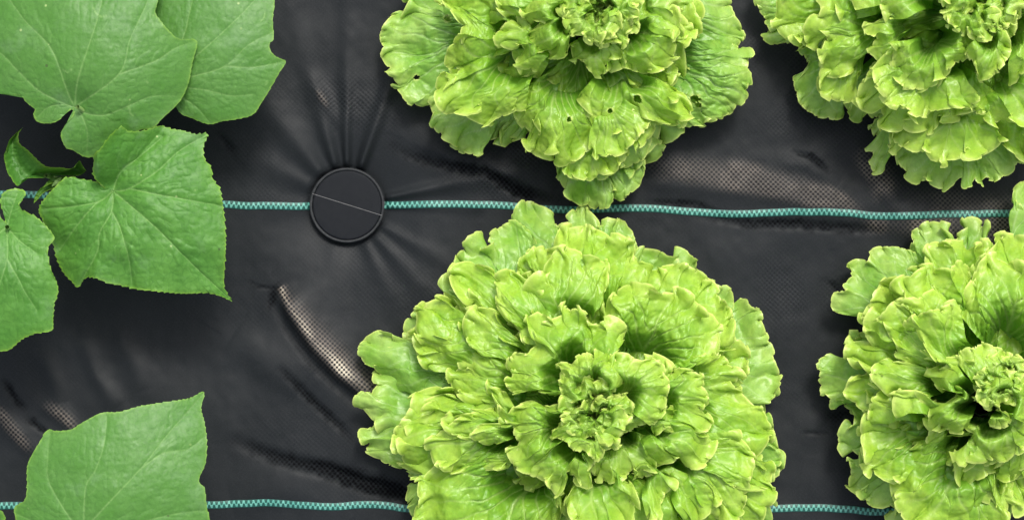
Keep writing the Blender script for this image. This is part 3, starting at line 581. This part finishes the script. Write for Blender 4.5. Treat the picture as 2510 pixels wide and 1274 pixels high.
# --- top right lettuce
C3 = (2390, 50)
e3 = lettuce('curly lettuce in the top right corner, its loose lower left leaf separate from the head', C3, [
 (0, (2150, 20), [(1860, -60), (1848, 0), (1864, 29), (1879, 63), (1893, 73), (1877, 92), (1889, 108), (1913, 110), (1936, 102), (1928, 78), (1957, 74), (1965, 55), (2000, 40)], dict(lam=85)),
 (0, (2130, 60), [(1990, 70), (1962, 115), (1973, 146), (1965, 180), (1945, 186), (1952, 210), (1955, 248), (1981, 275), (2005, 283), (2035, 293), (2066, 288), (2056, 243), (2066, 200)], dict(lam=80, blist=1.2)),
 (0, (2190, 100), [(2040, 220), (2067, 263), (2080, 285), (2095, 294), (2113, 291), (2128, 270), (2140, 240)], dict(lam=60)),
 (0, (2290, 120), [(2110, 250), (2127, 282), (2149, 297), (2126, 316), (2156, 338), (2137, 355), (2121, 365), (2140, 385), (2131, 404), (2151, 422), (2167, 414), (2161, 390), (2186, 376), (2220, 370)], dict(lam=80)),
 (0, (2350, 150), [(2200, 350), (2202, 386), (2229, 424), (2234, 445), (2268, 446), (2300, 452), (2327, 462), (2346, 444), (2361, 462), (2382, 458), (2384, 440), (2409, 449), (2420, 430), (2429, 446), (2478, 428), (2480, 400), (2510, 392), (2560, 370)], dict(lam=95, dz=25)),
 (0, (2420, 60), [(2480, 380), (2600, 330), (2680, 220), (2700, 80), (2650, -80)]),
 (0, (2380, 20), [(2600, -160), (2420, -230), (2250, -220), (2100, -150), (2000, -80)]),
 (1, (2210, 40), [(2060, -60), (2010, -20), (2004, 29), (1981, 63), (1986, 97), (2001, 108), (2025, 90), (2028, 108), (2005, 131), (2010, 157), (2044, 182), (2064, 188), (2085, 172), (2100, 140), (2130, 110)], dict(lam=95)),
 (1, (2300, 120), [(2150, 150), (2128, 170), (2110, 219), (2113, 240), (2132, 269), (2176, 265), (2164, 302), (2200, 318), (2216, 290), (2220, 312), (2249, 327), (2293, 312), (2303, 290), (2322, 308), (2345, 290), (2370, 275), (2400, 288), (2441, 263), (2445, 230)], dict(lam=85, dz=15)),
 (1, (2400, 140), [(2320, 300), (2380, 320), (2420, 350), (2450, 330), (2480, 370), (2520, 390), (2600, 330), (2620, 220), (2560, 120)], dict(lam=100, dz=-20)),
 (1, (2290, 0), [(2060, 60), (2040, 0), (2080, -80), (2160, -140), (2260, -160)], dict(dz=10)),
 (1, (2440, 0), [(2380, -160), (2500, -150), (2600, -80), (2630, 20), (2600, 100)], dict(dz=10)),
 (2, (2260, 60), [(2150, 20), (2160, 45), (2127, 54), (2116, 83), (2140, 100), (2132, 130), (2142, 142), (2158, 155), (2170, 110), (2200, 100)], dict(lam=60, dz=-20)),
 (2, (2290, 80), [(2170, 110), (2185, 130), (2187, 158), (2195, 190), (2224, 221), (2250, 215), (2278, 216), (2300, 195), (2314, 200), (2328, 170), (2345, 155), (2368, 141), (2375, 110), (2392, 92), (2368, 66), (2340, 50)], dict(lam=62, blist=1.3)),
 (2, (2420, 60), [(2370, 130), (2385, 165), (2400, 190), (2420, 195), (2450, 170), (2475, 130), (2470, 90), (2440, 40)], dict(lam=48, dz=20)),
 (2, (2330, 10), [(2180, 50), (2160, 10), (2190, -40), (2260, -80), (2330, -70)], dict(dz=10)),
 (2, (2470, 60), [(2480, 200), (2500, 190), (2530, 150), (2540, 80), (2530, 0), (2480, -40)], dict(lam=60)),
], 3)
under(e3, C3, 270, 12, 2500)
under(e3, C3, 225, 9, 2800, zt=165, mat=M_LET, lam=72)
heart(e3, (2405, 8), 190, 2713, 1.15)

# --- bottom right lettuce
C4 = (2405, 985)
e4 = lettuce('curly lettuce at the right edge of the picture below the upper green stripe', C4, [
 (0, (2370, 800), [(2225, 660), (2232, 605), (2240, 583), (2236, 571), (2263, 565), (2270, 548), (2311, 541), (2318, 562), (2343, 574), (2369, 556), (2376, 535), (2393, 538), (2408, 553), (2428, 564), (2420, 580), (2412, 605), (2420, 660)], dict(lam=95, ruf=.7)),
 (0, (2330, 840), [(2300, 640), (2260, 625), (2215, 612), (2174, 605), (2138, 617), (2130, 638), (2094, 638), (2078, 651), (2089, 667), (2084, 687), (2070, 694), (2074, 706), (2050, 710), (2038, 728), (2038, 752), (2056, 770), (2084, 772), (2110, 766), (2145, 771), (2190, 800), (2240, 840)], dict(ruf=.35, lam=90)),
 (0, (2440, 830), [(2440, 680), (2478, 582), (2500, 560), (2507, 540), (2500, 510), (2485, 484), (2477, 470), (2500, 457), (2550, 452), (2610, 500), (2640, 600)], dict(lam=70)),
 (0, (2320, 930), [(2200, 860), (2130, 862), (2085, 872), (2066, 895), (2046, 884), (2034, 866), (2013, 877), (2004, 897), (2009, 926), (2016, 953), (2019, 970), (2033, 977), (2037, 1003), (2060, 983), (2080, 1000), (2100, 1020), (2180, 1030)], dict(lam=80, ruf=.45)),
 (0, (2340, 1040), [(2070, 985), (2087, 1030), (2066, 1046), (2056, 1076), (2066, 1108), (2087, 1101), (2099, 1116), (2090, 1130), (2069, 1125), (2066, 1143), (2080, 1151), (2083, 1202), (2111, 1203), (2104, 1221), (2133, 1221), (2150, 1244), (2170, 1235), (2184, 1243), (2220, 1260)], dict(lam=95, dz=20, blist=1.4, ruf=.7)),
 (0, (2380, 1080), [(2150, 1200), (2180, 1250), (2175, 1290), (2230, 1360), (2330, 1400), (2420, 1380), (2462, 1300), (2474, 1262), (2480, 1240), (2500, 1215), (2490, 1170)], dict(lam=90)),
 (0, (2460, 1010), [(2470, 1220), (2500, 1210), (2540, 1190), (2640, 1130), (2690, 1000), (2680, 860), (2640, 740), (2560, 660)]),
 (1, (2400, 930), [(2160, 850), (2145, 842), (2118, 820), (2114, 796), (2138, 772), (2165, 775), (2190, 745), (2210, 720), (2194, 684), (2224, 676), (2247, 667), (2273, 656), (2313, 653), (2345, 648), (2375, 650), (2399, 670), (2405, 697), (2430, 720)], dict(lam=105, blist=1.5, dz=10)),
 (1, (2400, 930), [(2300, 700), (2270, 720), (2190, 740), (2155, 783), (2170, 800), (2181, 830), (2196, 850), (2190, 870), (2214, 884), (2229, 873), (2240, 897), (2263, 903), (2290, 888), (2302, 865), (2318, 850), (2337, 845), (2360, 870)], dict(lam=100, dz=40, ruf=.8)),
 (1, (2450, 900), [(2340, 720), (2385, 660), (2408, 610), (2435, 600), (2448, 580), (2474, 582), (2480, 571), (2520, 580), (2600, 640), (2640, 740), (2620, 840)], dict(lam=95, blist=1.4)),
 (1, (2360, 940), [(2200, 840), (2110, 835), (2089, 835), (2074, 858), (2085, 890), (2110, 900), (2160, 960), (2220, 1000)], dict(lam=100, dz=-25)),
 (1, (2370, 1020), [(2130, 1040), (2126, 1013), (2124, 983), (2140, 970), (2160, 955), (2193, 959), (2207, 976), (2190, 1003), (2213, 999), (2240, 1005), (2263, 1015), (2278, 1050), (2266, 1083), (2280, 1098), (2300, 1068)], dict(lam=90, dz=5)),
 (1, (2400, 1050), [(2240, 1080), (2200, 1130), (2180, 1170), (2190, 1230), (2240, 1290), (2320, 1300), (2400, 1290), (2440, 1240), (2450, 1180)], dict(lam=105, dz=-15, blist=1.3)),
 (1, (2410, 1030), [(2290, 1070), (2340, 1066), (2382, 1066), (2405, 1096), (2395, 1126), (2342, 1148), (2330, 1155), (2360, 1190), (2400, 1165), (2440, 1160), (2470, 1150)], dict(lam=85, dz=20)),
 (1, (2460, 1010), [(2440, 1190), (2490, 1180), (2500, 1140), (2560, 1120), (2600, 1020), (2600, 900)], {}),
 (2, (2400, 980), [(2330, 880), (2310, 895), (2280, 903), (2290, 920), (2292, 944), (2315, 953), (2350, 943), (2322, 983), (2300, 990), (2278, 1000), (2276, 1030), (2282, 1052), (2310, 1045), (2345, 1060), (2370, 1050)], dict(lam=62)),
 (2, (2420, 990), [(2350, 890), (2360, 855), (2400, 840), (2450, 850), (2480, 880), (2480, 920)], dict(lam=48, dz=20, blist=1.3)),
 (2, (2440, 1000), [(2420, 1040), (2450, 1045), (2480, 1028), (2452, 1006), (2440, 985), (2424, 976), (2430, 940), (2459, 911), (2500, 915), (2530, 960), (2520, 1040)], dict(lam=50, dz=30)),
 (2, (2420, 1010), [(2380, 1080), (2410, 1110), (2450, 1130), (2500, 1110), (2530, 1060), (2510, 1010)], dict(lam=60, blist=1.3)),
], 4)
under(e4, C4, 265, 12, 3500)
under(e4, C4, 225, 9, 3800, zt=165, mat=M_LET, lam=72)
heart(e4, (2455, 935), 190, 3721, .8)

# ------------------------------------------------------------------ cucumber plants
def cuc_leaf(parent, K, pts, veins, zfun, seed, mat, tooth=1., quilt=1., step=2.6, label=None, scars=()):
    B, q = resample(pts, step, closed=True); n = len(B); K = np.array(K, float)
    B[-1] = B[0]
    Tn = np.gradient(B, axis=0); Tn /= np.linalg.norm(Tn, axis=1)[:, None]+1e-9
    N = np.c_[-Tn[:, 1], Tn[:, 0]]; cen = B.mean(0)
    area = .5*np.sum(B[:-1, 0]*B[1:, 1]-B[1:, 0]*B[:-1, 1]); N = -N if area > 0 else N
    lt = 16+7*noise(q/50, q*0, seed); ph = np.cumsum(np.r_[0, np.diff(q)]/lt); saw = (ph % 1)
    nk = sstep(15, 45, np.hypot(B[:, 0]-K[0], B[:, 1]-K[1]))
    B = B+N*((saw**1.5-.35)*3.6*tooth*nk*(.75+.5*noise(q/23, q*0, seed+4)))[:, None]; B[-1] = B[0]
    Bs = gsmooth(B, 6, True); Bs[-1] = Bs[0]
    DL = np.linalg.norm(B-K, axis=1); M = int(np.clip(DL.mean()/step/1.1, 40, 130))
    r = np.linspace(.004, 1, M); rr = r[:, None]
    P = K+rr[..., None]*((Bs+(B-Bs)*(rr**12)[..., None])-K)
    X = P[..., 0]; Y = P[..., 1]
    vd = np.full(X.shape, 1e9); vein = np.zeros(X.shape)
    for v in veins:
        vv, _ = resample(v, 10); dd, _, t = pdist(X, Y, vv); main = 1-.6*t
        vein = np.maximum(vein, np.exp(-(dd/(1.9*main+.6))**2)*(1.1-.5*t)); vd = np.minimum(vd, dd)
        # side veins
        L = np.r_[0, np.cumsum(np.hypot(*np.diff(vv, axis=0).T))]
        rs = np.random.RandomState(seed+len(vv))
        for u in np.arange(.28, .95, .17):
            for sg in (-1, 1):
                s0 = (u+.03*sg+.03*rs.randn())*L[-1]
                p = np.array([np.interp(s0, L, vv[:, 0]), np.interp(s0, L, vv[:, 1])]); p2 = np.array([np.interp(s0+12, L, vv[:, 0]), np.interp(s0+12, L, vv[:, 1])])
                dr = math.atan2(p2[1]-p[1], p2[0]-p[0])+sg*.85; ln = 75*(1.1-u)
                side = [tuple(p), (p[0]+ln*.5*math.cos(dr), p[1]+ln*.5*math.sin(dr)), (p[0]+ln*math.cos(dr-sg*.3), p[1]+ln*math.sin(dr-sg*.3))]
                bx = (np.abs(X-p[0]) < ln+20) & (np.abs(Y-p[1]) < ln+20)
                if not bx.any(): continue
                d2, _, t2 = pdist(X[bx], Y[bx], side)
                vein[bx] = np.maximum(vein[bx], .42*np.exp(-(d2/1.4)**2)*(1-.8*t2)); vd[bx] = np.minimum(vd[bx], d2+4+8*t2)
    Zc = zfun(X, Y)+0*X
    Z = Zc+quilt*(7*(1-np.exp(-vd/11))+2.6*np.sqrt(np.abs(noise(X/17, Y/17, seed))+.02)+5*fbm(X/75, Y/75, seed+5, 2))+3.5*vein*0
    Z = Z+quilt*5*noise(q/38, q*0, seed+9)[None]*rr**8
    dm = (1-rr)*DL[None]
    edge = .75*np.exp(-(dm/3.2)**2)+.18*np.exp(-dm/16)
    vein = vein*1.25
    for sc in scars:
        dd, _, _ = pdist(X, Y, sc); vein = np.maximum(vein, 1.7*np.exp(-(dd/1.8)**2))
    A = np.stack([edge, vein, 0*edge+1, edge*0+1], -1)
    wx, wy, wz = WX(X, Y, Zc)
    return mesh_from('leaf', np.stack([wx, wy, Z*S], -1).reshape(-1, 3), gridfaces(M, n), mat, parent, attr=A.reshape(-1, 4), label=label)
def loft_leaf(parent, A_, B_, za, zb, sag, mat, seed, lab=None, rimw=1.):
    a, _ = resample(A_, 2); b, _ = resample(B_, 2); n = 120; 
    f = lambda p: np.c_[np.interp(np.linspace(0, 1, n), np.linspace(0, 1, len(p)), p[:, 0]), np.interp(np.linspace(0, 1, n), np.linspace(0, 1, len(p)), p[:, 1])]
    a = f(a); b = f(b); v = np.linspace(0, 1, 26)[:, None]
    th = 2.2*((np.arange(n)/6.) % 1)*np.sin(np.pi*np.linspace(0, 1, n))
    dirn = (b-a)/(np.linalg.norm(b-a, axis=1)[:, None]+1e-6)
    a = a-dirn*th[:, None]; b = b+dirn*th[:, None]
    X = a[None, :, 0]*(1-v)+b[None, :, 0]*v; Y = a[None, :, 1]*(1-v)+b[None, :, 1]*v
    Zc = za*(1-v)+zb*v-sag*np.sin(np.pi*v)+0*X; Z = Zc+1.5*np.abs(noise(X/9, Y/9, seed))*4
    wd = np.linalg.norm(b-a, axis=1)[None]; dm = np.minimum(v, 1-v)*wd
    e = np.clip(.7*np.exp(-(dm/2.5)**2)+.3*np.exp(-((1-v)*wd/7)**2)*rimw, 0, 1)
    vein = .7*np.exp(-((v-.45)*wd/1.8)**2)
    At = np.stack([e, vein, e*0+.55, e*0+1], -1); wx, wy, wz = WX(X, Y, Zc)
    return mesh_from('leaf', np.stack([wx, wy, Z*S], -1).reshape(-1, 3), gridfaces(26, n), mat, parent, attr=At.reshape(-1, 4), label=lab)

CG = 'cucumber plants along the left side'
cu = empty('cucumber_plant', 'cucumber plant in the upper left corner with broad serrated leaves over the green stripe', 'cucumber plant', ((-40-1255)*S, -(400-637)*S, 0), CG)
cuc_leaf(cu, (400, 205), [(376, 60), (330, 130), (330, 200), (360, 245), (400, 245), (430, 262), (445, 280), (470, 290), (512, 305), (545, 298), (580, 293), (620, 282), (642, 252), (665, 215), (685, 180), (701, 152), (680, 141), (665, 127), (661, 108), (671, 95), (669, 50), (673, 0), (660, -60), (600, -120), (500, -150), (420, -110), (380, -30)],
    [[(400, 205), (450, 90), (463, 40), (475, -20), (480, -100)], [(400, 205), (484, 135), (552, 74), (600, 28), (650, -30)], [(400, 205), (475, 187), (553, 162), (610, 110), (668, 80)], [(553, 162), (620, 165), (695, 152)], [(400, 205), (460, 215), (510, 222), (565, 235), (620, 232)], [(400, 205), (440, 235), (480, 262), (512, 298)]],
    lambda X, Y: 250+.06*(X-500)*0-.0009*((X-520)**2+(Y-120)**2)-.02*(Y-100), 41, M_CUCG, quilt=.40, tooth=.5, scars=[[(650, 30), (648, 45), (640, 52)], [(655, 200), (652, 208)]], label='upper leaf half hidden behind the largest leaf')
cuc_leaf(cu, (184, 262), [(-60, 215), (0, 230), (50, 233), (62, 248), (78, 262), (86, 268), (83, 285), (95, 300), (118, 303), (142, 297), (160, 281), (172, 266), (181, 264), (184, 276), (178, 290), (165, 302), (150, 330), (162, 362), (178, 368), (208, 385), (235, 383), (262, 372), (300, 345), (340, 320), (376, 314), (400, 290), (440, 250), (462, 205), (472, 155), (483, 101), (440, 96), (415, 76), (395, 52), (381, 30), (388, 0), (395, -50), (330, -140), (200, -200), (60, -180), (-60, -90), (-120, 50), (-120, 160)],
    [[(184, 262), (190, 200), (222, 100), (240, 45), (262, -60), (270, -150)], [(184, 262), (292, 182), (318, 100), (350, 30), (385, -50)], [(292, 182), (380, 150), (430, 118), (478, 102)], [(184, 262), (205, 276), (255, 283), (310, 262), (370, 237), (430, 236)], [(184, 262), (165, 225), (127, 122), (60, 50), (0, -30), (-60, -70)], [(184, 262), (160, 255), (95, 222), (40, 170), (0, 130), (-90, 70)], [(190, 268), (204, 290), (215, 330), (212, 372)], [(160, 255), (120, 262), (95, 285)]],
    lambda X, Y: 345-.0011*((X-220)**2+(Y-120)**2)-22*np.exp(-((X-184)**2+(Y-262)**2)/2500.), 42, M_CUCG, quilt=.48, tooth=.45, scars=[[(314, 262), (320, 270), (318, 276), (326, 284)], [(228, 18), (236, 34), (250, 42), (262, 40)], [(155, 172), (165, 178), (176, 172)], [(358, 200), (364, 204)]], label='largest leaf, dull grey green')
cuc_leaf(cu, (278, 468), [(259, 459), (246, 450), (237, 441), (229, 425), (233, 398), (233, 380), (250, 363), (268, 336), (286, 318), (300, 309), (313, 320), (340, 322), (371, 316), (394, 309), (425, 317), (447, 320), (479, 329), (510, 329), (501, 358), (503, 389), (519, 412), (523, 439), (541, 465), (548, 510), (555, 568), (555, 627), (550, 694), (559, 720), (570, 738), (546, 727), (510, 718), (447, 719), (380, 713), (331, 708), (295, 699), (268, 694), (237, 681), (210, 682), (193, 704), (179, 690), (157, 667), (143, 635), (130, 595), (112, 550), (96, 519), (103, 497), (130, 465), (165, 435), (201, 440), (233, 445), (258, 462)],
    [[(278, 468), (297, 418), (345, 382), (400, 335)], [(278, 468), (318, 462), (385, 420), (440, 370), (506, 332)], [(318, 462), (388, 477), (450, 488), (540, 505)], [(278, 468), (340, 520), (385, 560), (425, 600), (490, 665), (562, 730)], [(278, 468), (274, 518), (245, 570), (238, 620), (195, 698)], [(274, 518), (296, 560), (316, 630), (322, 700)], [(278, 468), (240, 495), (180, 506), (105, 512)], [(240, 495), (200, 540), (148, 610)]],
    lambda X, Y: 300-.0009*((X-340)**2+(Y-520)**2)-26*np.exp(-((X-278)**2+(Y-468)**2)/3000.)+1.0*np.maximum(0, ((X-278)*(-.737)+(Y-468)*(-.676))-12)*(1-sstep(430, 470, Y))*sstep(215, 245, X)-.35*np.maximum(0, (240-X))*sstep(480, 620, Y), 43, M_CUC, tooth=1.15, quilt=1.15, label='bright green heart shaped leaf with puckered veins')
cuc_leaf(cu, (17, 556), [(14, 547), (0, 533), (-30, 520), (-80, 540), (-140, 600), (-175, 700), (-150, 800), (-70, 862), (0, 861), (27, 855), (54, 832), (89, 817), (130, 809), (131, 780), (134, 747), (143, 707), (125, 653), (119, 609), (135, 582), (112, 550), (85, 528), (58, 515), (47, 499), (58, 488), (64, 470), (40, 462), (13, 470), (1, 492), (8, 518), (16, 544)],
    [[(17, 556), (18, 635), (0, 700), (-20, 800)], [(18, 635), (45, 680), (62, 715), (90, 760)], [(17, 556), (50, 592), (90, 620)], [(17, 556), (-60, 620), (-120, 700)], [(17, 556), (28, 515), (42, 475)]],
    lambda X, Y: 330-.0009*((X-0)**2+(Y-660)**2)-18*np.exp(-((X-17)**2+(Y-556)**2)/1800.), 44, M_CUC, quilt=.8, label='leaf at the left edge, partly outside the picture')
loft_leaf(cu, [(57, 313), (47, 321), (33, 333), (22, 347), (17, 364), (11, 382), (14, 402), (19, 421), (28, 436), (41, 454), (50, 452), (55, 443), (66, 437), (86, 436), (107, 436), (131, 432), (155, 430), (187, 431), (204, 426), (212, 419)],
    [(57, 313), (47, 326), (45, 340), (50, 355), (60, 362), (72, 372), (85, 386), (98, 398), (112, 408), (130, 411), (150, 411), (168, 414), (182, 411), (188, 403), (195, 394), (203, 406), (212, 419)], 190, 235, 42, M_CUC, 45, 'young folded leaf with a pale curled edge', 1.6)
loft_leaf(cu, [(83, 499), (86, 485), (98, 465), (118, 452), (150, 440)], [(83, 499), (95, 486), (110, 470), (130, 462), (152, 446)], 150, 165, 8, M_CUC, 46, 'narrow pointed young leaf')
loft_leaf(cu, [(104, 462), (118, 445), (135, 436), (160, 432)], [(104, 462), (120, 452), (140, 446), (165, 440)], 170, 178, 5, M_CUC, 48, 'narrow pointed young leaf')
tube('stem', [(-40, 400, -10), (-10, 560, 120), (60, 600, 150), (150, 520, 160), (155, 445, 165)], [12, 11, 10, 9, 7], M_STEM, cu)
tube('stem', [(150, 520, 160), (250, 470, 190), (320, 360, 200), (300, 330, 215)], [9, 8, 7, 6], M_STEM, cu)
for a_, b_, z_ in [((60, 600, 150), (17, 556, 320), 0), ((150, 520, 160), (278, 468, 270), 0), ((250, 470, 200), (400, 205, 225), 0), ((300, 340, 215), (190, 262, 322), 0), ((155, 445, 165), (112, 430, 195), 0)]:
    tube('leaf_stalk', [a_, tuple((np.array(a_)*.4+np.array(b_)*.6)+np.array((0, 0, -30))), b_], [6, 5.5, 5], M_STEM, cu)
tube('bud', [(150, 436, 175), (140, 446, 180), (128, 456, 176)], [3, 7, 2], M_STEM, cu)

cl = empty('cucumber_plant', 'cucumber plant at the bottom left corner showing one broad pale green leaf', 'cucumber plant', ((120-1255)*S, -(1420-637)*S, 0), CG)
cuc_leaf(cl, (205, 1310), [(500, 959), (467, 974), (419, 982), (345, 994), (293, 1008), (252, 1010), (223, 1023), (195, 1039), (175, 1051), (142, 1055), (116, 1053), (98, 1082), (81, 1110), (67, 1143), (67, 1195), (61, 1224), (36, 1242), (41, 1273), (60, 1330), (100, 1400), (170, 1430), (195, 1380), (203, 1330), (240, 1400), (320, 1430), (430, 1400), (500, 1340), (517, 1290), (508, 1240), (502, 1195), (490, 1183), (490, 1167), (504, 1134), (508, 1082), (502, 1033), (494, 1000)],
    [[(205, 1310), (227, 1274), (345, 1147), (406, 1070), (497, 965)], [(205, 1310), (210, 1195), (235, 1150), (255, 1090), (262, 1020)], [(205, 1310), (170, 1265), (120, 1180), (118, 1110), (122, 1060)], [(205, 1310), (300, 1290), (420, 1260), (500, 1250)], [(205, 1310), (120, 1290), (45, 1260)], [(345, 1147), (400, 1110), (460, 1100), (500, 1070)]],
    lambda X, Y: 300-.0009*((X-270)**2+(Y-1200)**2), 47, M_CUCG, quilt=.5, tooth=.7)
cuc_leaf(cl, (-60, 1310), [(0, 1246), (12, 1254), (17, 1275), (12, 1330), (-60, 1400), (-160, 1360), (-160, 1260), (-60, 1225)], [[(-60, 1310), (0, 1270)], [(-60, 1310), (-120, 1290)]], lambda X, Y: 130+0*X, 49, M_CUC)
tube('stem', [(120, 1420, -10), (130, 1400, 120), (60, 1380, 150), (-40, 1370, 130)], [11, 10, 8, 6], M_STEM, cl)
for a_, b_ in [((130, 1400, 120), (205, 1310, 285)), ((-40, 1370, 130), (-60, 1310, 125))]:
    tube('leaf_stalk', [a_, tuple(np.array(a_)*.5+np.array(b_)*.5), b_], [7, 6, 5], M_STEM, cl)
